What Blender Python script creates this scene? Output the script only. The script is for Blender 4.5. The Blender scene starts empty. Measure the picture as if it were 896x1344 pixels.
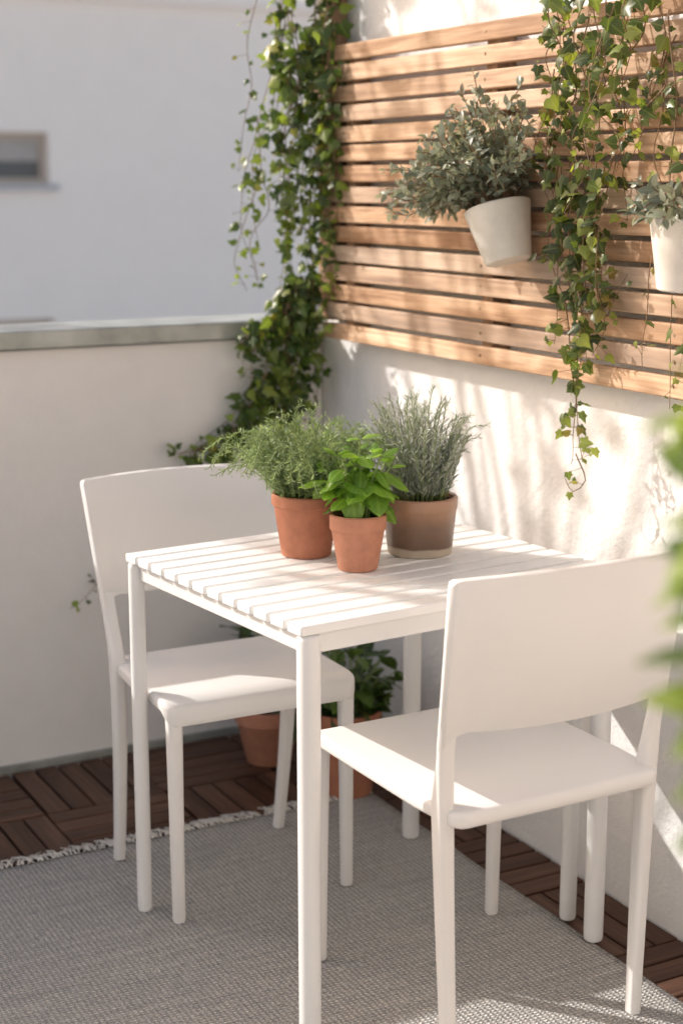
import bpy, math, random
from mathutils import Vector, Matrix, noise
R = random.Random(7)
sc = bpy.context.scene
sc.view_settings.view_transform='Standard'
try: sc.view_settings.look='None'
except Exception: pass
sc.view_settings.exposure=0

# ---------------------------------------------------------------- materials
def newmat(name):
    m=bpy.data.materials.new(name); m.use_nodes=True
    nt=m.node_tree; nt.nodes.clear()
    out=nt.nodes.new('ShaderNodeOutputMaterial')
    b=nt.nodes.new('ShaderNodeBsdfPrincipled')
    nt.links.new(b.outputs[0],out.inputs['Surface'])
    return m,nt,b,out
def N(nt,t,**kw):
    n=nt.nodes.new(t)
    for k,v in kw.items(): setattr(n,k,v)
    return n
def coords(nt,scale=(1,1,1),tintoff=0):
    tc=N(nt,'ShaderNodeTexCoord'); mp=N(nt,'ShaderNodeMapping'); mp.inputs['Scale'].default_value=scale
    if tintoff:
        at=N(nt,'ShaderNodeAttribute',attribute_name='tint')
        vm=N(nt,'ShaderNodeVectorMath',operation='MULTIPLY_ADD')
        vm.inputs[1].default_value=(tintoff,)*3
        nt.links.new(at.outputs['Color'],vm.inputs[0]); nt.links.new(tc.outputs['Object'],vm.inputs[2])
        nt.links.new(vm.outputs[0],mp.inputs['Vector'])
    else: nt.links.new(tc.outputs['Object'],mp.inputs['Vector'])
    return mp
def noise_n(nt,vec,scale,detail=6,rough=.6):
    n=N(nt,'ShaderNodeTexNoise'); n.inputs['Scale'].default_value=scale; n.inputs['Detail'].default_value=detail
    n.inputs['Roughness'].default_value=rough
    nt.links.new(vec.outputs[0],n.inputs['Vector']); return n
def ramp(nt,src,stops,out='Fac'):
    r=N(nt,'ShaderNodeValToRGB'); cr=r.color_ramp
    while len(cr.elements)<len(stops): cr.elements.new(.5)
    for e,(p,c) in zip(cr.elements,stops):
        e.position=p; e.color=(c[0],c[1],c[2],1)
    nt.links.new(src,r.inputs[0]); return r
def mixc(nt,fac,a,b,mode='MIX'):
    m=N(nt,'ShaderNodeMix',data_type='RGBA',blend_type=mode)
    for s,v in ((m.inputs[0],fac),(m.inputs[6],a),(m.inputs[7],b)):
        if isinstance(v,(int,float)): s.default_value=v
        elif isinstance(v,tuple): s.default_value=(v[0],v[1],v[2],1)
        else: nt.links.new(v,s)
    return m.outputs[2]
def bump(nt,b,h,strength,dist):
    bp=N(nt,'ShaderNodeBump'); bp.inputs['Strength'].default_value=strength; bp.inputs['Distance'].default_value=dist
    nt.links.new(h,bp.inputs['Height']); nt.links.new(bp.outputs[0],b.inputs['Normal']); return bp
def simple(name,col,rough=.5,var=.08,ns=6,bs=0,bscale=60,bd=.002,metal=0,spec=.5):
    m,nt,b,o=newmat(name)
    mp=coords(nt); n=noise_n(nt,mp,ns)
    c1=tuple(x*(1-var) for x in col); c2=tuple(min(1,x*(1+var)) for x in col)
    r=ramp(nt,n.outputs['Fac'],[(.3,c1),(.7,c2)])
    nt.links.new(r.outputs[0],b.inputs['Base Color'])
    b.inputs['Roughness'].default_value=rough; b.inputs['Metallic'].default_value=metal
    b.inputs['Specular IOR Level'].default_value=spec
    if bs:
        n2=noise_n(nt,mp,bscale); bump(nt,b,n2.outputs['Fac'],bs,bd)
    return m
def foliage(name,dark,mid,light,rough=.45,tr=.3,vein=.25,old=.45,tm=(1.7,1.7,.6)):
    m,nt,b,o=newmat(name)
    at=N(nt,'ShaderNodeAttribute',attribute_name='tint')
    sp=N(nt,'ShaderNodeSeparateColor'); nt.links.new(at.outputs['Color'],sp.inputs[0])
    r=ramp(nt,sp.outputs[0],[(0,dark),(.55,mid),(1,light)])
    uv=N(nt,'ShaderNodeUVMap',uv_map='UVMap'); sx=N(nt,'ShaderNodeSeparateXYZ'); nt.links.new(uv.outputs[0],sx.inputs[0])
    ab=N(nt,'ShaderNodeMath',operation='ABSOLUTE'); nt.links.new(sx.outputs[0],ab.inputs[0])
    mr=N(nt,'ShaderNodeMapRange'); mr.inputs[1].default_value=.0; mr.inputs[2].default_value=.07; mr.inputs[3].default_value=vein; mr.inputs[4].default_value=0
    nt.links.new(ab.outputs[0],mr.inputs[0])
    ad=N(nt,'ShaderNodeMath',operation='MULTIPLY_ADD'); ad.inputs[1].default_value=-.9
    nt.links.new(ab.outputs[0],ad.inputs[0]); nt.links.new(sx.outputs[1],ad.inputs[2])
    mu=N(nt,'ShaderNodeMath',operation='MULTIPLY'); mu.inputs[1].default_value=38; nt.links.new(ad.outputs[0],mu.inputs[0])
    sn=N(nt,'ShaderNodeMath',operation='SINE'); nt.links.new(mu.outputs[0],sn.inputs[0])
    mr2=N(nt,'ShaderNodeMapRange'); mr2.inputs[1].default_value=.8; mr2.inputs[2].default_value=1; mr2.inputs[3].default_value=0; mr2.inputs[4].default_value=vein*.5
    nt.links.new(sn.outputs[0],mr2.inputs[0])
    mx=N(nt,'ShaderNodeMath',operation='MAXIMUM'); nt.links.new(mr.outputs[0],mx.inputs[0]); nt.links.new(mr2.outputs[0],mx.inputs[1])
    lt=tuple(min(1,x*1.5+.03) for x in light)
    col=mixc(nt,mx.outputs[0],r.outputs[0],lt)
    br=ramp(nt,sp.outputs[1],[(.93,(0,0,0)),(.97,(1,1,1))])
    brf=N(nt,'ShaderNodeMath',operation='MULTIPLY'); brf.inputs[1].default_value=old; nt.links.new(br.outputs[0],brf.inputs[0])
    col=mixc(nt,brf.outputs[0],col,(light[0]*1.3+.05,light[1]*.85,light[2]*.8))
    geo=N(nt,'ShaderNodeNewGeometry')
    col2=mixc(nt,geo.outputs['Backfacing'],col,mixc(nt,.3,col,lt))
    nt.links.new(col2,b.inputs['Base Color']); b.inputs['Roughness'].default_value=rough
    t=N(nt,'ShaderNodeBsdfTranslucent')
    tcol=mixc(nt,1.0,col,tm,'MULTIPLY'); nt.links.new(tcol,t.inputs[0])
    ms=N(nt,'ShaderNodeMixShader'); ms.inputs[0].default_value=tr
    nt.links.new(b.outputs[0],ms.inputs[1]); nt.links.new(t.outputs[0],ms.inputs[2]); nt.links.new(ms.outputs[0],o.inputs['Surface'])
    return m

def plaster(name,col,bs=.35,dirt=.06):
    m,nt,b,o=newmat(name); mp=coords(nt)
    n1=noise_n(nt,mp,2.2,8,.65); n2=noise_n(nt,mp,55,8,.7); n3=noise_n(nt,mp,14,5,.6)
    c=ramp(nt,n1.outputs['Fac'],[(.3,tuple(x*(1-dirt) for x in col)),(.62,col)])
    c2=mixc(nt,.12,c.outputs[0],ramp(nt,n3.outputs['Fac'],[(.35,tuple(x*.8 for x in col)),(.6,col)]).outputs[0])
    nt.links.new(c2,b.inputs['Base Color']); b.inputs['Roughness'].default_value=.9; b.inputs['Specular IOR Level'].default_value=.2
    ma=N(nt,'ShaderNodeMath',operation='MULTIPLY_ADD'); ma.inputs[1].default_value=1.6
    nt.links.new(n3.outputs['Fac'],ma.inputs[0]); nt.links.new(n2.outputs['Fac'],ma.inputs[2])
    bump(nt,b,ma.outputs[0],bs,.006); return m
def wood(name,cols,axis,rough=.6,knots=True):
    m,nt,b,o=newmat(name)
    s=[26,26,26]; s[axis]=1.6
    mp=coords(nt,tuple(s),3.0); n=noise_n(nt,mp,1.4,8,.65); n.inputs['Distortion'].default_value=.6
    s2=[120,120,120]; s2[axis]=3
    mp2=coords(nt,tuple(s2),3.0); f=noise_n(nt,mp2,1,4,.6)
    r=ramp(nt,n.outputs['Fac'],[(.28,cols[0]),(.48,cols[1]),(.7,cols[2])])
    fr=ramp(nt,f.outputs['Fac'],[(.3,(.66,.61,.57)),(.6,(1,1,1))])
    c=mixc(nt,.85,r.outputs[0],fr.outputs[0],'MULTIPLY')
    at=N(nt,'ShaderNodeAttribute',attribute_name='tint'); sp=N(nt,'ShaderNodeSeparateColor'); nt.links.new(at.outputs['Color'],sp.inputs[0])
    tr=ramp(nt,sp.outputs[1],[(0,(.62,.54,.47)),(.5,(1,1,1)),(1,(1.10,1.13,1.16))])
    c=mixc(nt,1.0,c,tr.outputs[0],'MULTIPLY')
    if knots:
        s3=[9,9,9]; s3[axis]=3.2
        mp3=coords(nt,tuple(s3),2.0); v=N(nt,'ShaderNodeTexVoronoi'); v.inputs['Scale'].default_value=1.0
        nt.links.new(mp3.outputs[0],v.inputs['Vector'])
        k=ramp(nt,v.outputs['Distance'],[(.05,(.3,.18,.12)),(.13,(1,1,1))])
        c=mixc(nt,.8,c,k.outputs[0],'MULTIPLY')
        s4=[5,5,5]; s4[axis]=1.3
        mp4=coords(nt,tuple(s4),4.0); wn=noise_n(nt,mp4,1.3,4,.6)
        wr=ramp(nt,wn.outputs['Fac'],[(.38,(.54,.45,.38)),(.55,(1,1,1))])
        c=mixc(nt,.85,c,wr.outputs[0],'MULTIPLY')
        # some boards have weathered to grey
        gw=ramp(nt,sp.outputs[2],[(.55,(0,0,0)),(.95,(.45,.45,.45))])
        c=mixc(nt,gw.outputs[0],c,(.46,.41,.36))
    nt.links.new(c,b.inputs['Base Color']); b.inputs['Roughness'].default_value=rough; b.inputs['Specular IOR Level'].default_value=.3
    bump(nt,b,f.outputs['Fac'],.4,.002); return m

M_wallL=plaster('plaster_parapet',(.82,.805,.79),.18)
M_wallR=plaster('plaster_rough',(.83,.825,.815),.7,.07)
M_build=plaster('building_render',(.93,.88,.85),.1,.03)
M_cap=simple('zinc_cap',(.36,.38,.36),.42,.28,9,.1,30,.001,metal=.3)
M_trellis=wood('larch_slats',[(.32,.18,.105),(.58,.38,.24),(.76,.565,.405)],1)
M_post=wood('post_wood',[(.22,.13,.08),(.36,.23,.14),(.45,.3,.2)],2,knots=False)
M_deckX=wood('deck_dark_x',[(.045,.022,.014),(.095,.045,.028),(.17,.09,.055)],0,.5,False)
M_deckY=wood('deck_dark_y',[(.045,.022,.014),(.095,.045,.028),(.17,.09,.055)],1,.5,False)
M_chair=simple('chair_plastic',(.78,.765,.745),.42,.015,3,.08,260,.0006)
M_table=simple('table_white_paint',(.83,.83,.825),.38,.02,5,.05,120,.0005)
M_leg=simple('table_leg_paint',(.76,.76,.755),.35,.02,5)
M_soil=simple('soil',(.035,.024,.017),.95,.5,90,.9,120,.006)
M_white_pot=simple('ceramic_cream',(.72,.69,.63),.6,.12,14,.2,60,.001)
M_metal=simple('screw_metal',(.35,.28,.2),.4,.1,20,metal=.8)
M_stem=simple('vine_stem',(.20,.13,.07),.8,.3,40)
M_gstem=simple('green_stem',(.20,.28,.09),.6,.2,40)
M_bark=simple('bark',(.16,.12,.09),.9,.3,14,.6,30,.01)
def terracotta(name,col):
    m,nt,b,o=newmat(name); mp=coords(nt)
    n=noise_n(nt,mp,12,8,.65); n2=noise_n(nt,mp,45,6,.7)
    c=ramp(nt,n.outputs['Fac'],[(.25,tuple(x*.78 for x in col)),(.55,col),(.8,(min(1,col[0]*1.2),col[1]*1.35,col[2]*1.5))])
    c2=mixc(nt,.25,c.outputs[0],ramp(nt,n2.outputs['Fac'],[(.35,tuple(x*.7 for x in col)),(.65,tuple(min(1,x*1.2) for x in col))]).outputs[0])
    nt.links.new(c2,b.inputs['Base Color']); b.inputs['Roughness'].default_value=.8; b.inputs['Specular IOR Level'].default_value=.3
    bump(nt,b,n2.outputs['Fac'],.15,.001); return m
M_terra=terracotta('terracotta',(.43,.18,.108))
M_terra2=terracotta('terracotta_light',(.48,.22,.142))
def glazed():
    m,nt,b,o=newmat('banded_clay'); tc=N(nt,'ShaderNodeTexCoord'); sx=N(nt,'ShaderNodeSeparateXYZ'); nt.links.new(tc.outputs['Object'],sx.inputs[0])
    mp=coords(nt); n=noise_n(nt,mp,18,6,.6)
    ma=N(nt,'ShaderNodeMath',operation='MULTIPLY_ADD'); ma.inputs[1].default_value=.012; nt.links.new(n.outputs['Fac'],ma.inputs[0]); nt.links.new(sx.outputs[2],ma.inputs[2])
    mr=N(nt,'ShaderNodeMapRange'); mr.inputs[1].default_value=0; mr.inputs[2].default_value=.13; nt.links.new(ma.outputs[0],mr.inputs[0])
    r=ramp(nt,mr.outputs[0],[(.0,(.45,.39,.31)),(.16,(.45,.39,.31)),(.19,(.15,.095,.065)),(.50,(.21,.135,.095)),(.70,(.34,.20,.125)),(1,(.38,.21,.14))])
    c=mixc(nt,.35,r.outputs[0],ramp(nt,n.outputs['Fac'],[(.3,(.6,.55,.5)),(.65,(1.1,1.1,1.1))]).outputs[0],'MULTIPLY')
    nt.links.new(c,b.inputs['Base Color']); b.inputs['Roughness'].default_value=.35; return m
M_band=glazed()

M_ivy=foliage('ivy_leaf',(.022,.048,.013),(.068,.12,.026),(.25,.33,.065),.35,.38)
M_ivyr=foliage('ivy_leaf_mixed',(.03,.048,.018),(.085,.13,.038),(.28,.33,.09),.35,.38)
M_shrub=foliage('shrub_leaf',(.085,.105,.075),(.19,.22,.165),(.38,.41,.32),.35,.22,.15,.25,(1.4,1.4,.9))
M_basil=foliage('basil_leaf',(.07,.15,.02),(.16,.31,.045),(.29,.46,.09),.28,.40,.3,0)
M_thyme=foliage('herb_leaf',(.10,.15,.075),(.23,.31,.155),(.41,.49,.29),.5,.32,.1,0,(1.4,1.5,.8))
M_lav=foliage('lavender_leaf',(.19,.215,.18),(.35,.38,.325),(.56,.58,.52),.55,.22,.1,0,(1.2,1.25,1.0))
M_dark=foliage('dark_leaf',(.014,.032,.008),(.04,.08,.018),(.10,.17,.035),.3,.22)

# ---------------------------------------------------------------- mesh builder
class MB:
    def __init__(s): s.v=[];s.f=[];s.uv=[];s.t=[];s.mi=[]
    def add(s,vs,fs,uvs=None,tint=(.5,.5,.5),mi=0):
        o=len(s.v); s.v+= [tuple(p) for p in vs]
        for f in fs:
            s.f.append([i+o for i in f]); s.mi.append(mi)
            for i in f:
                s.uv.append(uvs[i] if uvs else (0,0)); s.t.append((tint[0],tint[1],tint[2],1))
    def build(s,name,mats,smooth=True,sharp=None,bevel=0,seg=2):
        me=bpy.data.meshes.new(name); me.from_pydata(s.v,[],s.f); 
        uvl=me.uv_layers.new(name='UVMap'); 
        flat=[c for u in s.uv for c in u]; uvl.data.foreach_set('uv',flat)
        ca=me.color_attributes.new('tint','FLOAT_COLOR','CORNER'); ca.data.foreach_set('color',[c for u in s.t for c in u])
        for m in (mats if isinstance(mats,(list,tuple)) else [mats]): me.materials.append(m)
        me.polygons.foreach_set('material_index',s.mi)
        me.polygons.foreach_set('use_smooth',[smooth]*len(s.f))
        me.update()
        if sharp is not None: me.set_sharp_from_angle(angle=math.radians(sharp))
        ob=bpy.data.objects.new(name,me); sc.collection.objects.link(ob)
        if bevel:
            md=ob.modifiers.new('bevel','BEVEL'); md.width=bevel; md.segments=seg; md.limit_method='ANGLE'; md.angle_limit=math.radians(40)
            md.harden_normals=False
        return ob
    def box(s,x0,x1,y0,y1,z0,z1,tint=(.5,.5,.5),mi=0,sk=(0,0)):
        vs=[(x,y,z+(sk[0] if y==y0 else sk[1])) for z in (z0,z1) for y in (y0,y1) for x in (x0,x1)]
        s.add(vs,[(0,2,3,1),(4,5,7,6),(0,1,5,4),(2,6,7,3),(0,4,6,2),(1,3,7,5)],None,tint,mi)
    def tube(s,pts,r,n=5,mi=0,tint=(.5,.5,.5)):
        if len(pts)<2:return
        vs=[];m=len(pts)
        for i,p in enumerate(pts):
            a=pts[max(0,i-1)];b=pts[min(m-1,i+1)]
            d=(Vector(b)-Vector(a)); d=d.normalized() if d.length>1e-9 else Vector((0,0,1))
            x=d.cross(Vector((.31,.92,.17))).normalized(); y=d.cross(x)
            rr=r(i/(m-1)) if callable(r) else r
            for k in range(n):
                t=2*math.pi*k/n; vs.append(Vector(p)+x*math.cos(t)*rr+y*math.sin(t)*rr)
        fs=[(i*n+k,i*n+(k+1)%n,(i+1)*n+(k+1)%n,(i+1)*n+k) for i in range(m-1) for k in range(n)]
        fs.append(tuple(range(n-1,-1,-1))); fs.append(tuple((m-1)*n+k for k in range(n)))
        s.add(vs,fs,None,tint,mi)
    def leaf(s,T,P,d,nrm,size,tint,w=1,mi=0):
        vs,fs=T
        y=Vector(d).normalized(); x=y.cross(Vector(nrm))
        if x.length<1e-4: x=y.cross(Vector((.3,.5,.8)))
        x.normalize(); z=x.cross(y); P=Vector(P)
        out=[P+x*(a*size*w)+y*(b*size)+z*(c*size) for a,b,c in vs]
        s.add(out,fs,[(a,b) for a,b,c in vs],tint,mi)
    def loft(s,rings,tint=(.5,.5,.5),cap=True):
        n=len(rings[0]);vs=[p for r in rings for p in r]
        fs=[(i*n+k,i*n+(k+1)%n,(i+1)*n+(k+1)%n,(i+1)*n+k) for i in range(len(rings)-1) for k in range(n)]
        if cap: fs.append(tuple(range(n-1,-1,-1))); fs.append(tuple((len(rings)-1)*n+k for k in range(n)))
        s.add(vs,fs,None,tint)

def T_fan(h,dr=.28,dt=.22):
    o=h+[(-x,y) for x,y in h[-2:0:-1]]
    z=lambda x,y:-dr*abs(x)-dt*max(0,y-.3)**2
    vs=[(0,.3,.05)]+[(x,y,z(x,y)) for x,y in o]; n=len(o)
    return vs,[(0,1+i,1+(i+1)%n) for i in range(n)]
IVYS=[T_fan([(0,.04),(.13,-.10),(.29,-.13),(.43,-.03),(.39,.15),(.50,.27),(.57,.42),(.42,.48),(.26,.54),(.15,.78),(0,1.0)]),
      T_fan([(0,.0),(.18,-.10),(.40,.02),(.50,.24),(.40,.44),(.24,.60),(.12,.82),(0,1.0)],.35,.4),
      T_fan([(0,.02),(.16,-.08),(.34,-.02),(.33,.2),(.44,.40),(.24,.5),(.12,.75),(0,.95)],.15,.1)]
def T_oval(rows=4,w=.25,curve=.25,fold=.25,cols=1):
    vs=[];fs=[]
    C=2*cols+1
    for i in range(rows+1):
        t=i/rows; hw=w*(math.sin(math.pi*min(1,t*.93+.04))**.75)*(1.15-.35*t)
        if i==rows: hw=.004
        for j in range(-cols,cols+1):
            u=j/cols
            zz=-curve*t*t+fold*abs(u)*hw
            if cols>1: zz=-curve*t*t+fold*hw*(.9*abs(u)-1.1*u*u)+.02*math.sin(t*16)*abs(u)
            vs.append((u*hw,t,zz))
    for i in range(rows):
        for j in range(C-1):
            a=i*C+j; fs.append((a,a+1,a+C+1,a+C))
    return vs,fs
OVAL=T_oval(4,.25); BASIL=T_oval(7,.34,.45,.9,2); BASIL2=T_oval(7,.32,.12,.9,2)
NEED=([(-.001,0,0),(.08,.45,.02),(0,1,-.08),(-.08,.45,.02)],[(0,1,2,3)])
def rv(a=1): return Vector((R.uniform(-a,a),R.uniform(-a,a),R.uniform(-a,a)))
def tint(a=0,b=1): return (min(1,max(0,R.uniform(a,b))),R.random(),R.random())
def catmull(P,step=.012):
    P=[Vector(p) for p in P]; P=[P[0]*2-P[1]]+P+[P[-1]*2-P[-2]]; out=[]
    for i in range(1,len(P)-2):
        a,b,c,d=P[i-1:i+3]; n=max(2,int((c-b).length/step))
        for k in range(n):
            t=k/n; out.append(.5*((2*b)+(c-a)*t+(2*a-5*b+4*c-d)*t*t+(3*b-a-3*c+d)*t**3))
    out.append(P[-2]); return out
def empty(name,loc,children,rot=(0,0,0),scale=1):
    e=bpy.data.objects.new(name,None); sc.collection.objects.link(e); e.empty_display_size=.1
    e.location=loc; e.rotation_euler=rot; e.scale=(scale,)*3
    for c in children: c.parent=e
    return e
def rrect(hw,hh,r,n=4):
    r=min(r,hw*.999,hh*.999);o=[]
    for cx,cy,a0 in ((hw-r,hh-r,0),(-hw+r,hh-r,90),(-hw+r,-hh+r,180),(hw-r,-hh+r,270)):
        for k in range(n+1):
            a=math.radians(a0+90*k/n); o.append((cx+r*math.cos(a),cy+r*math.sin(a)))
    return o
def lathe(mb,prof,seg=56,ti=(.5,.5,.5),mi=0):
    n=len(prof); vs=[]
    for k in range(seg):
        a=2*math.pi*k/seg
        for r,z in prof: vs.append((r*math.cos(a),r*math.sin(a),z))
    fs=[]
    for k in range(seg):
        k2=(k+1)%seg
        for i in range(n-1): fs.append((k*n+i,k2*n+i,k2*n+i+1,k*n+i+1))
    mb.add(vs,fs,None,ti,mi)
def pot_mesh(name,rad,h,mat,rim=.24,base=.72,straight=False,rimout=.93):
    mb=MB(); zr=h*(1-rim); b=rad*base; w=.006; e=.0025
    if straight: prof=[(0,0.0),(b-e,0.0),(b,e),(rad*.97,zr-.003),(rad*.985,zr),(rad,zr+.006),(rad,h-e),(rad-e,h),(rad-w,h),(rad-w-e,h-e),(b-w,.02),(0,.02)]
    else: prof=[(0,0),(b-e,0),(b,e),(rad*rimout,zr-.001),(rad*rimout+.001,zr),(rad-e,zr+.001),(rad,zr+.004),(rad,h-e),(rad-e,h),(rad-w,h),(rad-w-e,h-e),(rad*.84,zr),(b-w,.02),(0,.02)]
    lathe(mb,prof); return mb.build(name,mat,True,35)
def soil_mesh(rad,z):
    mb=MB(); vs=[(0,0,z+.003)];n=28;rings=5
    for i in range(1,rings+1):
        for k in range(n):
            a=2*math.pi*k/n; r=rad*i/rings; vs.append((r*math.cos(a),r*math.sin(a),z+R.uniform(-.003,.004)))
    fs=[(0,1+k,1+(k+1)%n) for k in range(n)]
    for i in range(rings-1):
        for k in range(n):
            a=1+i*n+k;b=1+i*n+(k+1)%n; fs.append((a,a+n,b+n,b))
    mb.add(vs,fs); return mb.build('soil',M_soil,True)

# ---------------------------------------------------------------- setting
mb=MB(); mb.add([(-400,-400,-3.2),(400,-400,-3.2),(400,400,-3.2),(-400,400,-3.2)],[(0,1,2,3)])
mb.build('ground',simple('paving_ground',(.55,.52,.49),.9,.12,.6),False)
mb=MB(); mb.box(-3.7,.2,-4.6,.16,-.25,-.03); mb.build('balcony_slab',simple('slab',(.3,.29,.28),.9),False)
mb=MB(); mb.box(-3.7,-.004,0,.16,-.25,1.062); par=mb.build('parapet_wall',M_wallL,False)
mb=MB(); mb.box(-3.75,-.006,-.028,.19,1.066,1.112); cap=mb.build('metal_cap',M_cap,True,30,.005,2); cap.parent=par
mb=MB()
mb.box(-3.7,-.01,-.012,-.002,0.0,.018); sk=mb.build('flashing',M_cap,False); sk.parent=par
mb=MB(); mb.box(0,.2,-4.6,.16,-.25,1.10); mb.box(0,.2,-4.6,-.05,1.10,2.5); mb.build('plaster_wall',M_wallR,False)
mb=MB(); mb.box(-3.7,-2.6,-4.9,-4.6,-3.2,3.2); mb.box(-.9,.2,-4.9,-4.601,-3.2,3.2); mb.box(-2.6,-.9,-4.9,-4.602,2.15,3.2); mb.box(-2.6,-.9,-4.9,-4.602,-3.2,0.02)
hw=mb.build('house_wall',M_wallR,False)
mb=MB()
for x0,x1 in ((-2.6,-2.53),(-1.785,-1.715),(-.97,-.9)): mb.box(x0,x1,-4.78,-4.7,.02,2.15)
mb.box(-2.53,-1.785,-4.78,-4.7,2.08,2.15); mb.box(-1.715,-.97,-4.78,-4.7,2.08,2.15)
mb.box(-2.53,-1.785,-4.78,-4.7,.02,.12); mb.box(-1.715,-.97,-4.78,-4.7,.02,.12)
df=mb.build('door_frame',M_table,False); df.parent=hw
mb=MB(); mb.box(-2.53,-1.785,-4.75,-4.74,.12,2.08); mb.box(-1.715,-.97,-4.75,-4.74,.12,2.08)
gl=mb.build('door_glass',simple('door_glass',(.05,.06,.07),.05,.1,1),False); gl.parent=hw

# deck tiles
mb=MB(); mb2=MB(); T=.3; ns=5
for i in range(13):
    for j in range(16):
        x1=-.006-i*T; y1=-.016-j*T
        for k in range(ns):
            g=.006; s=(T-.004)/ns; tt=(R.random(),R.random(),R.random()); dz=R.uniform(-.001,.001)
            if (i+j)%2: mb.box(x1-T+.004,x1,y1-(k+1)*s+g,y1-k*s,-.018,dz,tt)
            else: mb2.box(x1-(k+1)*s+g,x1-k*s,y1-T+.004,y1,-.018,dz,tt)
d1=mb.build('deck_slats_across',M_deckX,True,30,.002,2); d2=mb2.build('deck_slats_along',M_deckY,True,30,.002,2)
empty('deck_tile_floor',(0,0,0),[d1,d2])

def rugmat():
    m,nt,b,o=newmat('woven_rug'); 
    tc=N(nt,'ShaderNodeTexCoord')
    w1=N(nt,'ShaderNodeTexWave',wave_type='BANDS',bands_direction='Y'); w1.inputs['Scale'].default_value=38; w1.inputs['Distortion'].default_value=1.6; w1.inputs['Detail'].default_value=2; w1.inputs['Detail Scale'].default_value=3
    w2=N(nt,'ShaderNodeTexWave',wave_type='BANDS',bands_direction='X'); w2.inputs['Scale'].default_value=30; w2.inputs['Distortion'].default_value=2.5; w2.inputs['Detail Scale'].default_value=4
    nt.links.new(tc.outputs['Object'],w1.inputs[0]); nt.links.new(tc.outputs['Object'],w2.inputs[0])
    mp=coords(nt,(1.2,22,1)); n=noise_n(nt,mp,3,8,.7)
    mpb=coords(nt,(70,240,1)); n2=noise_n(nt,mpb,1,4,.6)
    mul=N(nt,'ShaderNodeMath',operation='MULTIPLY'); nt.links.new(w1.outputs['Fac'],mul.inputs[0]); nt.links.new(w2.outputs['Fac'],mul.inputs[1])
    ad=N(nt,'ShaderNodeMath',operation='MULTIPLY_ADD'); ad.inputs[1].default_value=1.0; nt.links.new(n2.outputs['Fac'],ad.inputs[0]); nt.links.new(mul.outputs[0],ad.inputs[2])
    c=ramp(nt,ad.outputs[0],[(.3,(.29,.282,.272)),(.75,(.53,.518,.502)),(1,(.75,.73,.705))])
    c2=mixc(nt,.9,c.outputs[0],ramp(nt,n.outputs['Fac'],[(.3,(.72,.725,.74)),(.7,(1.1,1.09,1.07))]).outputs[0],'MULTIPLY')
    nt.links.new(c2,b.inputs['Base Color']); b.inputs['Roughness'].default_value=.95; b.inputs['Specular IOR Level'].default_value=.1
    bump(nt,b,ad.outputs[0],1.0,.006); return m
M_rug=rugmat(); M_fringe=simple('rug_fringe',(.68,.65,.60),.9,.1,50)
mb=MB(); X0,X1,Y0,Y1=-2.75,-.17,-2.75,-.575; nx,ny=110,90; vs=[]
def rz(x,y): return .0065+.0022*noise.noise(Vector((x*2.5,y*2.5,0)))+.0008*noise.noise(Vector((x*14,y*14,3)))
for s_ in (0,1):
    for j in range(ny+1):
        for i in range(nx+1):
            x=X0+(X1-X0)*i/nx; y=Y0+(Y1-Y0)*j/ny
            xx=x+(.006*noise.noise(Vector((0,y*5,1))) if i in(0,nx) else 0); yy=y+(.006*noise.noise(Vector((x*5,0,2))) if j in(0,ny) else 0)
            vs.append((xx,yy,rz(x,y) if s_==0 else .0018))
fs=[]; W=nx+1; O=W*(ny+1)
for j in range(ny):
    for i in range(nx):
        a=j*W+i; fs.append((a,a+1,a+W+1,a+W))
for i in range(nx):
    a=i; fs.append((a+1,a,a+O,a+1+O)); a=ny*W+i; fs.append((a,a+1,a+1+O,a+O))
for j in range(ny):
    a=j*W; fs.append((a,a+W,a+W+O,a+O)); a=j*W+nx; fs.append((a+W,a,a+O,a+W+O))
mb.add(vs,fs); body=mb.build('rug_body',M_rug,True)
mb=MB()
x=X0
while x<X1:
    a0=R.uniform(-.6,.6)
    for q in range(R.choice((3,4,5))):
        a=a0+R.uniform(-.45,.45); L=R.uniform(.026,.058); p=Vector((x+R.uniform(-.003,.003),Y1-.003,.0075))
        pts=[p,p+Vector((a*L*.4,L*.45,R.uniform(0,.006))),p+Vector((a*L+R.uniform(-.005,.005),L,-.0045))]
        mb.tube(pts,.0016,4)
    x+=R.uniform(.009,.014)
fr=mb.build('rug_fringe',M_fringe,True)
rug=empty('woven_rug',(0,0,.0),[body,fr])

# ---------------------------------------------------------------- trellis
mb=MB(); sc_=MB(); NS=15; z0=1.075; pitch=.0483; SH=.0385
for k in range(NS):
    z=z0+k*pitch+R.uniform(-.001,.001); tt=(R.random(),min(1,max(0,R.gauss(.5,.3))),R.random())
    ye=-.145+R.uniform(-.014,.014)+ .09*k/NS; h=SH+R.uniform(-.0015,.0015)
    yj=-2.35; xo=R.uniform(-.0012,.0012)
    mb.box(-.068+xo,-.050+xo*.2,yj+.001,ye,z,z+h,tt,sk=(R.uniform(-.0015,.0015),R.uniform(-.002,.002)))
    mb.box(-.068+.001,-.0495,-3.9,yj-.001,z+.001,z+SH-.001,(R.random(),R.random(),R.random()))
    for yb in (-.24,-.86,-1.5,-2.2):
        zc=z+.020+R.uniform(-.003,.003)
        vs=[(-.0696,yb+.0032*math.cos(a*math.pi/4),zc+.0032*math.sin(a*math.pi/4)) for a in range(8)]+[(-.066,yb+.0032*math.cos(a*math.pi/4),zc+.0032*math.sin(a*math.pi/4)) for a in range(8)]
        sc_.add(vs,[tuple(range(7,-1,-1))]+[(a,(a+1)%8,8+(a+1)%8,8+a) for a in range(8)])
slats=mb.build('slats',M_trellis,True,30,.003,2); screws=sc_.build('screws',M_metal,False)
mb=MB()
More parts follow.
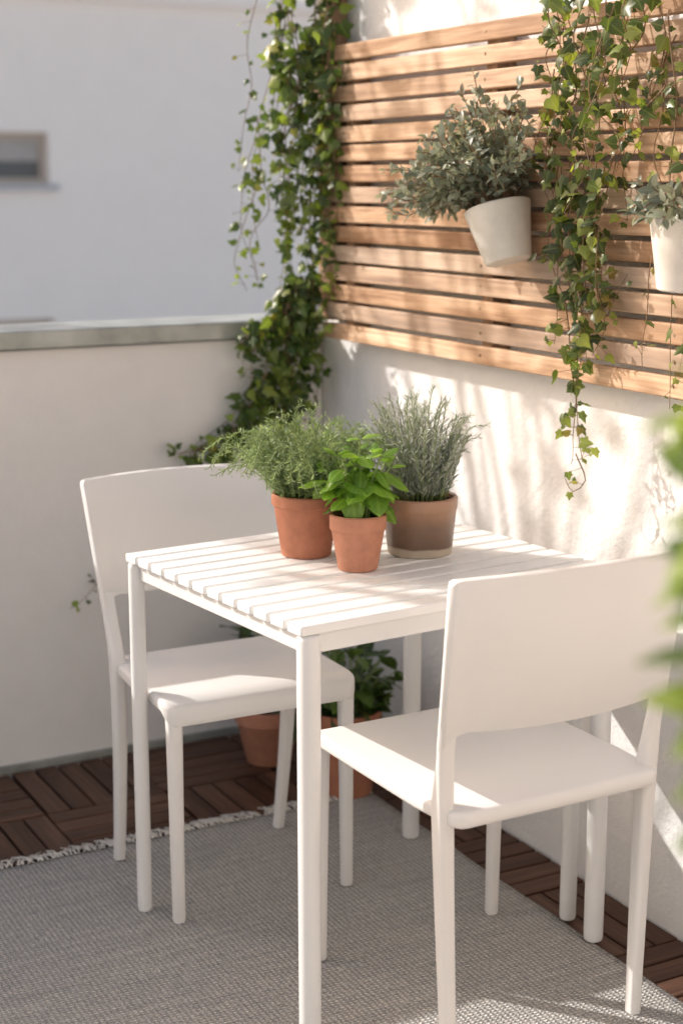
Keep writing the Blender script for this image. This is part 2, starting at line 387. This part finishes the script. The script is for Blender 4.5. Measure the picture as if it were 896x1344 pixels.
for yb in (-.24,-.86,-1.5,-2.2,-2.9,-3.6): mb.box(-.0495,-.002,yb-.02,yb+.02,z0-.005,z0+NS*pitch-.012)
batt=mb.build('battens',M_post,True,30,.002)
mb=MB(); mb.box(-.0485,-.003,-.14,-.07,1.115,2.45,(.2,.3,.4)); post=mb.build('corner_post',M_post,True,30,.003)
empty('wooden_trellis',(0,0,0),[slats,screws,batt,post])

# ---------------------------------------------------------------- table
def slatted_table():
    parts=[]
    mb=MB(); n=12; D=.65; p=D/n
    for k in range(n):
        y0=-D/2+k*p; mb.box(-.352,.362,y0+.0055,y0+p-.0055,.728,.745+R.uniform(-.0005,.0005))
    parts.append(mb.build('tabletop_slats',M_table,True,30,.0028,3))
    mb=MB()
    mb.box(-.325,.325,-.308,-.288,.692,.7275); mb.box(-.325,.325,.288,.308,.692,.7275)
    mb.box(-.338,-.318,-.287,.287,.694,.7272); mb.box(.318,.338,-.287,.287,.694,.7272)
    mb.box(-.317,.317,-.02,.02,.705,.727)
    parts.append(mb.build('apron_rails',M_leg,True,30,.003,2))
    for i,(x,y) in enumerate(((-.330,-.308),(.332,-.302),(-.338,.302),(.332,.302))):
        mb=MB(); rings=[]
        for z,s in ((0,.86),(.004,.93),(.01,.95),(.60,1),(.718,1),(.7245,.97),(.7272,.85)):
            rings.append([(x+a*s,y+b*s,z) for a,b in rrect(.0195 if i!=2 else .0155,.019 if i!=2 else .0145,.0175 if i!=2 else .0135,6)])
        mb.loft(rings); parts.append(mb.build('leg_%d'%(i+1),M_leg,True,50))
    mb=MB(); rings=[]
    for z,s in ((0,.9),(.006,1),(.69,1),(.70,.95)): rings.append([(.352+a*s,-.205+b*s,z) for a,b in rrect(.017,.015,.0145,6)])
    mb.loft(rings); parts.append(mb.build('gate_leg',M_leg,True,50))
    return empty('slatted_table',(-.523,-1.178,.008),parts,(0,0,math.radians(5.5)))
slatted_table()

# ---------------------------------------------------------------- chairs
def chair(loc,rot,ff=.20,rf=-.21,rs=-.175,topy=-.255,ztop=.86,zs=.465,hw=.21,sf=.225,foot=.192):
    P=[]
    rings=[]; yr=rs-.045; yf=sf; n=34
    for i in range(n+1):
        t=i/n; t=.5-.5*math.cos(math.pi*t); y=yr+(yf-yr)*t
        w0=hw-.008+.010*min(1,(y-yr)/.12)
        dr=y-yr; df=yf-y; rc=.028
        for dd in (dr,df):
            if dd<rc: w0-=rc-math.sqrt(max(0,rc*rc-(rc-dd)**2))
        fall=max(0,1-df/.05); zt=zs-.014*fall**2
        th=.014+.009*max(0,1-df/.03)
        endr=min(1,math.sqrt(max(0.02,1-(1-min(1,min(dr,df)/.008))**2)))
        rings.append([(a,y,zt-th+b*endr) for a,b in rrect(w0,th,.009,4)])
    mb=MB(); mb.loft(rings); s=mb.build('seat',M_chair,True,45); P.append(s)
    rings=[]; n=56; zb=zs+.128
    def edgex(f): return hw+.008+.012*f
    def backy(f): return rs+(topy-rs)*f**1.15
    for i in range(n+1):
        u=-1+2*i/n; uu=math.sin(u*math.pi/2)*.5+u*.5
        ring=[]
        zt=ztop-.004+.004*(1-uu*uu); zlo=zb+.006*(uu*uu)
        e=(1-abs(uu))*(hw+.018); rc=.012
        zlo-=.035*max(0,1-e/.045)**2
        if e<rc: zt-=rc-math.sqrt(max(0,rc*rc-(rc-e)**2))
        for a,b in rrect(.0098*min(1,math.sqrt(max(.08,1-(1-min(1,e/.006))**2))),.5,.02,4):
            zz=zlo+(zt-zlo)*(b+.5); f=(zz-zs)/(ztop-zs)
            ring.append((uu*edgex(f),backy(f)-.034*(1-uu*uu)+a,zz))
        rings.append(ring)
    mb=MB(); mb.loft(rings)
    P.append(mb.build('backrest',M_chair,True,50))
    k=0
    for sx in (-1,1):
        mb=MB(); rings=[]
        for z,s_ in ((0,.72),(.004,.8),(zs*.5,.9),(zs-.03,1.05),(zs-.012,1.0)):
            f=z/zs; rings.append([(sx*(hw-.020)+a*s_,ff+.006*(1-f)+b*s_,z) for a,b in rrect(.0155,.0145,.011,5)])
        k+=1; mb.loft(rings); P.append(mb.build('leg_%d'%k,M_chair,True,50))
        mb=MB(); rings=[]; m=30; ze=zb+.015
        for i in range(m+1):
            z=ze*i/m
            if z<zs: f=z/zs; y=rf+(rs-rf)*math.sin(f*math.pi/2); x=foot+(edgex(0)-.0155-foot)*f
            else:
                f=(z-zs)/(ztop-zs); y=backy(f)-.002*min(1,(z-zs)/(zb-zs)); x=edgex(f)-.0155
            s_=.80+.25*min(1,z/zs); tb=.0165*s_; xa=.0145*s_
            if z>zs:
                q=min(1,(z-zs)/(zb-.03-zs)); tb=tb*(1-q)+.0075*q
            rings.append([(sx*x+a,y+b,z) for a,b in rrect(xa,tb,min(.009,tb*.9),5)])
        k+=1; mb.loft(rings); P.append(mb.build('leg_%d'%k,M_chair,True,50))
    return empty('garden_chair',loc,P,(0,0,math.radians(rot)))
chair((-.656,-.815,.008),179,ff=.175,rf=-.165,rs=-.115,topy=-.245,ztop=.838,zs=.464,sf=.195,hw=.209)
chair((-.470,-1.492,.008),1.0,ff=.225,rf=-.215,rs=-.208,topy=-.262,ztop=.862,zs=.466,sf=.245,hw=.218,foot=.196)

# ---------------------------------------------------------------- plants on the table
TZ=.7535
def bushy(n,h,rad,leafT,ls,lw,dens,up,tl=(0,1),z0=.1,prad=.05,droop=.5,stemr=.0009,hvar=(.6,1.05),wob=.01):
    mb=MB()
    for i in range(n):
        a=R.uniform(0,2*math.pi); q=math.sqrt(R.random()); b=Vector((math.cos(a)*prad*q,math.sin(a)*prad*q,z0))
        a2=a+R.uniform(-.6,.6); out=Vector((math.cos(a2),math.sin(a2),0)); L=h*R.uniform(*hvar)*(1-.25*q)
        rr=rad*q*R.uniform(.7,1.15)
        pts=[b,b+out*rr*.35+Vector((0,0,L*.45)),b+out*rr*.8+Vector((0,0,L*.85))+rv(wob*.6),b+out*rr*1.15+Vector((0,0,L*(1-droop*.2*q)))+rv(wob)]
        c=catmull(pts,.006); mb.tube(c[::3]+[c[-1]],stemr,4,1)
        m=len(c)
        for k,p in enumerate(c):
            t=k/m
            if t<.10: continue
            for _ in range(dens if R.random()<.8 else dens-1):
                d=(c[min(m-1,k+1)]-c[max(0,k-1)]); d=d.normalized() if d.length>0 else Vector((0,0,1))
                s_=rv().normalized(); s_=(s_-d*s_.dot(d)); s_.normalize()
                ld=s_+d*R.uniform(*up)
                mb.leaf(leafT,p,ld,d+rv(.5),ls*R.uniform(.6,1.2)*(1-.35*t),tint(tl[0]+.35*t*t,tl[1]*(.5+.5*t)),lw)
    return mb
p=pot_mesh('pot',.067,.122,M_terra,rim=.2,base=.72); s=soil_mesh(.058,.108)
mb=bushy(200,.195,.128,NEED,.018,1.25,3,(.4,1.1),(0.05,1),z0=.108,prad=.052,droop=2.3,hvar=(.6,1.05),wob=.016)
f=mb.build('foliage',[M_thyme,M_gstem],True); empty('potted_thyme',(-.598,-1.07,TZ),[p,s,f])
p=pot_mesh('pot',.073,.114,M_band,rim=.22,base=.86,straight=True); s=soil_mesh(.065,.102)
mb=bushy(110,.240,.058,NEED,.023,1.0,3,(.9,2.2),(.1,1),z0=.10,prad=.050,droop=.2,hvar=(.5,1.05))
f=mb.build('foliage',[M_lav,M_gstem],True); empty('potted_lavender',(-.396,-1.160,TZ),[p,s,f])
p=pot_mesh('pot',.053,.106,M_terra2,rim=.3,base=.70); s=soil_mesh(.045,.094)
mb=MB()
for i in range(14):
    a=i*2.4+R.uniform(-.3,.3); q=R.uniform(.2,1); b=Vector((math.cos(a)*.028*q,math.sin(a)*.028*q,.092)); out=Vector((math.cos(a),math.sin(a),0))
    H=R.uniform(.085,.165)*(1.1-.35*q); tip=b+out*.048*q+Vector((0,0,H))+rv(.006)
    c=catmull([b,b+out*.012*q+Vector((0,0,H*.5)),tip],.008); mb.tube(c,.0018,6,1)
    for lv,(t,ss) in enumerate(((.40,.050),(.66,.062),(.86,.056),(1.0,.032))):
        pp=c[int(t*(len(c)-1))]; base=a+lv*math.pi/2+R.uniform(-.3,.3)
        for o in (0,math.pi):
            if lv==0 and R.random()<.5: continue
            dd=Vector((math.cos(base+o),math.sin(base+o),R.uniform(-1.1,.05) if lv<3 else .6))+out*.35; S=ss*R.uniform(.7,1.15)
            p0=pp+dd.normalized()*.007; mb.tube([pp,p0],.0009,4,1)
            mb.leaf(R.choice((BASIL,BASIL2)),p0,dd,Vector((0,0,1))+rv(.35),S,tint(.0+.12*lv,.6+.13*lv),R.uniform(.95,1.2))
f=mb.build('foliage',[M_basil,M_gstem],True); empty('potted_basil',(-.567,-1.221,TZ),[p,s,f])

# ---------------------------------------------------------------- floor pots
def leafy(mb,n,h,rad,z0,size,T=OVAL,w=1.3,tl=(0,1)):
    for i in range(n):
        a=R.uniform(0,6.28); q=math.sqrt(R.random()); b=Vector((math.cos(a)*.03,math.sin(a)*.03,z0)); e=Vector((math.cos(a)*rad*q,math.sin(a)*rad*q,z0+h*R.uniform(.5,1)*(1.1-.4*q)))
        c=catmull([b,(b+e)/2+Vector((0,0,h*.12)),e],.02); mb.tube(c,.0016,4,1)
        for k in range(5):
            pp=c[int((.35+.16*k)*(len(c)-1)) if k<4 else -1]; d=Vector((math.cos(a),math.sin(a),.1))+rv(.9)
            mb.leaf(T,pp,d,Vector((0,0,1))+rv(.6),size*R.uniform(.6,1.2),tint(*tl),w)
p=pot_mesh('pot',.085,.215,M_terra,rim=.22,base=.72); s=soil_mesh(.072,.19)
mb=MB(); leafy(mb,48,.20,.12,.18,.055); f=mb.build('foliage',[M_dark,M_gstem],True); empty('potted_plant',(-.215,-.53,.002),[p,s,f])
p=pot_mesh('pot',.088,.150,M_terra2,rim=.28,base=.66); s=soil_mesh(.075,.135)
mb=MB(); leafy(mb,16,.32,.11,.13,.095,w=1.3,tl=(.3,1)); f=mb.build('foliage',[M_dark,M_gstem],True); empty('potted_plant',(-.285,-.24,.002),[p,s,f])

# ---------------------------------------------------------------- ivy
def vine(mb,pts,size=.04,gap=.022,out=(-.6,-.5,.35),jit=.02,pet=.02,tl=(0,1),r=.0014,double=.4):
    P=[Vector(p)+(rv(jit) if 0<i else rv(jit*.4)) for i,p in enumerate(pts)]
    c=catmull(P,.008)
    sd=R.uniform(0,100)
    c=[p+Vector((noise.noise(p*9+Vector((sd,0,0))),noise.noise(p*9+Vector((0,sd,0))),0))*.012 for p in c]
    mb.tube(c[::2]+[c[-1]],lambda t:r*(1.1-.6*t),5,1)
    o=Vector(out).normalized(); acc=0; side=1
    for i in range(1,len(c)):
        acc+=(c[i]-c[i-1]).length
        if acc>gap*R.uniform(.5,1.5):
            acc=0; side=-side
            for _ in range(2 if R.random()<double else 1):
                d=(c[i]-c[i-1]).normalized(); sv=d.cross(o)*side*R.choice((1,1,-.6))
                pd=(sv*R.uniform(.3,1)+o*R.uniform(.1,1)+rv(.5)).normalized(); L=pet*R.uniform(.4,1.5)
                q=c[i]+pd*L; mb.tube([c[i],q],.0006,3,1)
                nd=(o*1.0+Vector((0,0,.35))+rv(.95)); ld=sv*.5+Vector((0,0,-.5))+rv(.7)
                t=i/len(c); tt=R.random()**1.3*(tl[1]-tl[0])+tl[0]+(.25 if t>.85 else 0)
                mb.leaf(R.choice(IVYS),q,ld,nd,size*R.choice((R.uniform(.35,.7),R.uniform(.7,1.2),R.uniform(.7,1.2)))*(1-.35*t*t),(min(1,tt),R.random(),R.random()),R.uniform(.8,1.1))
mb=MB()
for i in range(17):
    x=R.uniform(-.16,-.04); y=-.11-.5*(x+.10)+R.uniform(-.05,.03)
    zt=R.uniform(1.75,2.15); zb=R.uniform(1.02,1.45); n=5
    pts=[(x+R.uniform(-.02,.02),y+R.uniform(-.02,.02),zt+(zb-zt)*k/n) for k in range(n+1)]
    vine(mb,pts,.041,.026,jit=.018,out=(-.7,-.4,.35))
for i in range(6):
    y=R.uniform(-.24,-.16); zt=R.uniform(1.5,2.1); zb=zt-R.uniform(.35,.8); n=4
    vine(mb,[(-.085+R.uniform(-.01,.01),y+R.uniform(-.03,.03),zt+(max(1.0,zb)-zt)*k/n) for k in range(n+1)],.037,.03,jit=.010,out=(-.9,-.3,.2))
for x,y,zt,zb in ((-.205,-.05,2.1,1.22),(-.19,-.06,2.0,1.3),(-.235,-.05,1.62,1.18),(-.225,-.04,2.15,1.5),(-.21,-.05,1.5,1.2)):
    n=6; vine(mb,[(x+R.uniform(-.015,.015)+(.03*math.sin(k)),y+R.uniform(-.02,.02),zt+(zb-zt)*k/n) for k in range(n+1)],.034,.03,jit=.012,double=.15,tl=(.2,1))
for i in range(24):
    x=R.uniform(-.15,-.05); x2=R.uniform(-.28,-.04); zb=R.uniform(.82,1.06)
    vine(mb,[(x,-.08,1.22),(x*.6+x2*.4,-.11,1.13),(x2,-.09,1.08),(x2+R.uniform(-.02,.02),-.07,zb)],.045,.024,jit=.018,tl=(0,.9))
for j in range(3):
    vine(mb,[(-.2,-.07,.98),(-.27,-.05,.88),(-.33,-.045,.82),(-.43-.01*j,-.04,.775)],.044,.022,out=(0,-1,.3),jit=.014)
    vine(mb,[(-.15,-.07,.98),(-.23,-.05,.86),(-.30,-.045,.81),(-.40,-.04,.79)],.044,.02,out=(0,-1,.3),jit=.014)
    vine(mb,[(-.10,-.07,.95),(-.16,-.05,.86),(-.25,-.045,.80),(-.34,-.04,.78)],.042,.022,out=(0,-1,.3),jit=.014)
vine(mb,[(-.43,-.04,.755),(-.52,-.03,.66),(-.62,-.03,.5),(-.70,-.03,.435),(-.735,-.03,.41)],.030,.022,out=(0,-1,.3),jit=.006)
mb.build('ivy_vine',[M_ivy,M_stem],True)
mb=MB()
for i in range(23):
    y=R.uniform(-1.50,-1.13); zt=R.uniform(1.62,2.0); zb=R.uniform(1.36,1.62); n=4; x=R.uniform(-.16,-.085)
    vine(mb,[(x+R.uniform(-.02,.02),y+R.uniform(-.03,.03)+.03*(k/n),zt+(zb-zt)*k/n) for k in range(n+1)],.033,.026,out=(-.7,-.5,.3),jit=.014)
for i in range(11):
    y=R.uniform(-1.36,-1.19); zb=R.uniform(1.03,1.3)
    vine(mb,[(-.11,y,1.5),(-.12,y+R.uniform(-.02,.04),1.36),(-.10,y+R.uniform(-.02,.03),1.22),(-.10,y+R.uniform(-.03,.03),zb)],.034,.025,out=(-.7,-.5,.3),jit=.014,tl=(.0,1))
vine(mb,[(-.11,-1.22,1.25),(-.10,-1.24,1.12),(-.10,-1.24,1.02),(-.10,-1.25,.95),(-.10,-1.26,.92)],.034,.018,out=(-.7,-.5,.3),jit=.008,tl=(.2,1))
vine(mb,[(-.11,-1.27,1.2),(-.10,-1.25,1.08),(-.10,-1.27,.99),(-.10,-1.29,.93)],.032,.02,out=(-.7,-.5,.3),jit=.008,tl=(.3,1))
vine(mb,[(-.10,-1.26,.94),(-.10,-1.285,.89),(-.10,-1.26,.86),(-.10,-1.24,.865),(-.10,-1.225,.885)],.022,.03,out=(-.7,-.5,.3),jit=.004,tl=(.5,1),double=0)
for y,zb in ((-1.47,1.12),(-1.53,1.07),(-1.58,1.05),(-1.62,1.15)):
    vine(mb,[(-.12,y-.04,1.75),(-.11,y-.05,1.5),(-.11,y-.02,1.3),(-.10,y,zb)],.032,.04,out=(-.7,-.5,.3),jit=.012,tl=(.3,1),double=.1)
mb.build('ivy_vine',[M_ivyr,M_stem],True)

# ---------------------------------------------------------------- hanging pots
def hook(z):
    mb=MB(); mb.tube([Vector(p) for p in ((.06,0,z),(.085,0,z+.03),(.10,0,z+.035),(.105,0,z+.02))],.002,6); return mb.build('hook',M_metal,True)
def hanging(loc,rad,h,rot,nst,spread,hh,lean,ls):
    p=pot_mesh('pot',rad,h,M_white_pot,rim=.12,base=.70,straight=True); s=soil_mesh(rad-.01,h-.015)
    mb=MB()
    for i in range(nst):
        a=R.uniform(0,6.28); q=math.sqrt(R.random()); b=Vector((math.cos(a)*.035*q,math.sin(a)*.035*q,h-.015))
        e=Vector((math.cos(a)*spread*q*.6,math.sin(a)*spread*q,hh*R.uniform(.35,1.1)*(1.05-.6*q)))+Vector(lean)*R.uniform(.4,1.3)+b
        c=catmull([b,b+(e-b)*.4+Vector((0,0,.03)),b+(e-b)*.8+rv(.012),e+rv(.015)],.009); mb.tube(c[::2]+[c[-1]],.0011,4,1)
        for k in range(4,len(c)):
            for _ in range(2 if R.random()<.7 else 1):
                d=(c[k]-c[k-1]).normalized(); sv=rv().normalized(); ld=sv+d*.9; t=k/len(c)
                mb.leaf(OVAL,c[k]+sv*.003,ld,Vector((-.3,-.2,.8))+rv(.9),ls*R.uniform(.6,1.25),tint(.15*t,.55+.5*t),1.05)
    f=mb.build('foliage',[M_shrub,M_stem],True)
    hk=hook(h-.02)
    return empty('hanging_planter',loc,[p,s,f,hk],rot)
hanging((-.130,-1.055,1.305),.068,.115,(math.radians(-17),math.radians(-4),0),125,.20,.28,(-.02,.035,.0),.020)
hanging((-.135,-1.60,1.278),.068,.125,(math.radians(3),0,0),26,.11,.10,(-.02,-.02,.0),.024)

# ---------------------------------------------------------------- tall plant by the camera
p=pot_mesh('pot',.15,.30,M_terra,rim=.16); s=soil_mesh(.13,.27)
mb=MB()
for i in range(10):
    a=i*.63+R.uniform(-.2,.2); c=catmull([(0,0,.27),(math.cos(a)*.02,math.sin(a)*.02,.7),(math.cos(a)*.05,math.sin(a)*.05,R.uniform(1.12,1.38))],.03); mb.tube(c,.004,5,1)
    for k in range(int(len(c)*.80),len(c)):
        for _ in range(2):
            d=Vector((math.cos(a),math.sin(a),.2))+rv(.8); mb.leaf(OVAL,c[k],d,Vector((0,0,1))+rv(.6),R.uniform(.05,.075),tint(.2,1),1.4)
f=mb.build('foliage',[M_ivy,M_gstem],True); empty('potted_shrub',(-1.222,-3.021,.002),[p,s,f])

# ---------------------------------------------------------------- unseen tree added left of the balcony to throw dappled shade
R.seed(21)
mb=MB(); C=Vector((-2.15,1.60,3.28)); base=Vector((-2.9,2.6,-3.2))
trunk=catmull([base,(-2.85,2.5,-1.5),(-2.6,2.2,.4),(-2.35,1.9,2.1)],.15); mb.tube(trunk,lambda t:.10-.05*t,10,1)
for i in range(28):
    while True:
        q=rv(1)
        if q.length<1: break
    e=C+Vector((q.x*.85,q.y*.85,q.z*.85)); s0=trunk[-1-R.randint(0,4)]
    c=catmull([s0,s0.lerp(e,.5)+rv(.12)+Vector((0,0,.12)),e],.08); mb.tube(c,lambda t:.016-.012*t,5,1)
    for k in range(11):
        pp=e+rv(.12); mb.leaf(OVAL,pp,rv(1)+Vector((0,0,-.3)),Vector((0,0,1))+rv(.7),R.uniform(.06,.10),tint(),1.6)
mb.build('added_shade_tree',[M_ivy,M_bark],True)

# ---------------------------------------------------------------- building across the way
BY=16.0
mb=MB(); wins=[]
wx=[(-17.5,-14.6),(-11.2,-8.3),(-4.8,-1.9),(1.6,4.5),(9.0,11.9),(15.5,18.4)]
wz=[(-1.5,-.24),(1.443,2.08)]
xe=[-21]+[v for w in wx for v in w]+[22]; ze=[-3.2]+[v for w in wz for v in w]+[3.7]
for i in range(len(xe)-1):
    for j in range(len(ze)-1):
        if i%2==1 and j%2==1: wins.append((xe[i],xe[i+1],ze[j],ze[j+1])); continue
        mb.add([(xe[i],BY,ze[j]),(xe[i+1],BY,ze[j]),(xe[i+1],BY,ze[j+1]),(xe[i],BY,ze[j+1])],[(0,1,2,3)])
for x0,x1,a,b in wins:
    d=BY+.20
    mb.add([(x0,BY,a),(x1,BY,a),(x1,BY,b),(x0,BY,b),(x0,d,a),(x1,d,a),(x1,d,b),(x0,d,b)],[(0,4,5,1),(1,5,6,2),(2,6,7,3),(3,7,4,0)])
mb.box(-21,22,BY+.5,BY+10,-3.2,3.65); mb.box(-21.2,22.2,BY-.12,BY+10.3,3.7,3.85)
wb=mb.build('walls',M_build,False)
M_frame=simple('window_frame',(.50,.42,.36),.5); M_sill=simple('window_sill',(.46,.48,.52),.5)
M_blind=simple('window_blind',(.42,.40,.39),.7,.1); M_wg=simple('window_glass',(.14,.15,.16),.08,.1,1)
mf=MB(); ms_=MB(); mg=MB()
for x0,x1,a,b in wins:
    d0=BY+.12; d1=BY+.19; t=.08
    mf.box(x0,x0+t,d0,d1,a,b); mf.box(x1-t,x1,d0,d1,a,b); mf.box(x0+t,x1-t,d0,d1,b-t,b); mf.box(x0+t,x1-t,d0,d1,a,a+t); mf.box((x0+x1)/2-.04,(x0+x1)/2+.04,d0,d1,a+t,b-t)
    ms_.box(x0-.1,x1+.1,BY-.10,BY+.0,a-.07,a+.0); mg.box(x0+t,x1-t,BY+.175,BY+.185,a+t,b-t,mi=0)
    mg.box(x0+t,x1-t,BY+.15,BY+.165,a+(b-a)*.45,b-t,mi=1)
A=mf.build('window_frames',M_frame,False); B=ms_.build('window_sills',M_sill,False); C=mg.build('window_glass',[M_wg,M_blind],False)
empty('apartment_building',(0,0,0),[wb,A,B,C])

# ---------------------------------------------------------------- light
w=bpy.data.worlds.new('World'); sc.world=w; w.use_nodes=True; nt=w.node_tree; nt.nodes.clear()
sd=Vector((.1,-.126,-.092)).normalized()
el=math.asin(-sd.z); az=math.atan2(-sd.x,-sd.y)
sky=nt.nodes.new('ShaderNodeTexSky'); sky.sky_type='NISHITA'; sky.sun_disc=False; sky.sun_elevation=el; sky.sun_rotation=az
sky.air_density=1.0; sky.dust_density=3.0; sky.ozone_density=.5
mx=nt.nodes.new('ShaderNodeMix'); mx.data_type='RGBA'; mx.blend_type='MULTIPLY'; mx.inputs[0].default_value=1; mx.inputs[7].default_value=(1.80,1.55,1.33,1)
bg=nt.nodes.new('ShaderNodeBackground'); bg.inputs[1].default_value=.15; wo=nt.nodes.new('ShaderNodeOutputWorld')
nt.links.new(sky.outputs[0],mx.inputs[6]); nt.links.new(mx.outputs[2],bg.inputs[0]); nt.links.new(bg.outputs[0],wo.inputs[0])
L=bpy.data.lights.new('sun','SUN'); L.energy=5.0; L.angle=math.radians(.45); L.color=(1,.95,.885)
lo=bpy.data.objects.new('sun',L); sc.collection.objects.link(lo); lo.rotation_euler=sd.to_track_quat('-Z','Y').to_euler(); lo.location=(-4,5,6)

# ---------------------------------------------------------------- camera
cam=bpy.data.cameras.new('camera'); co=bpy.data.objects.new('camera',cam); sc.collection.objects.link(co)
cam.sensor_fit='VERTICAL'; cam.sensor_height=36; cam.sensor_width=24; cam.lens=55.85; cam.clip_end=1500; cam.clip_start=.05
co.location=(-1.964,-3.751,1.46); co.rotation_euler=(math.radians(90-11.7),0,math.radians(-28.3))
cam.dof.use_dof=True; cam.dof.focus_distance=2.85; cam.dof.aperture_fstop=2.6
sc.camera=co
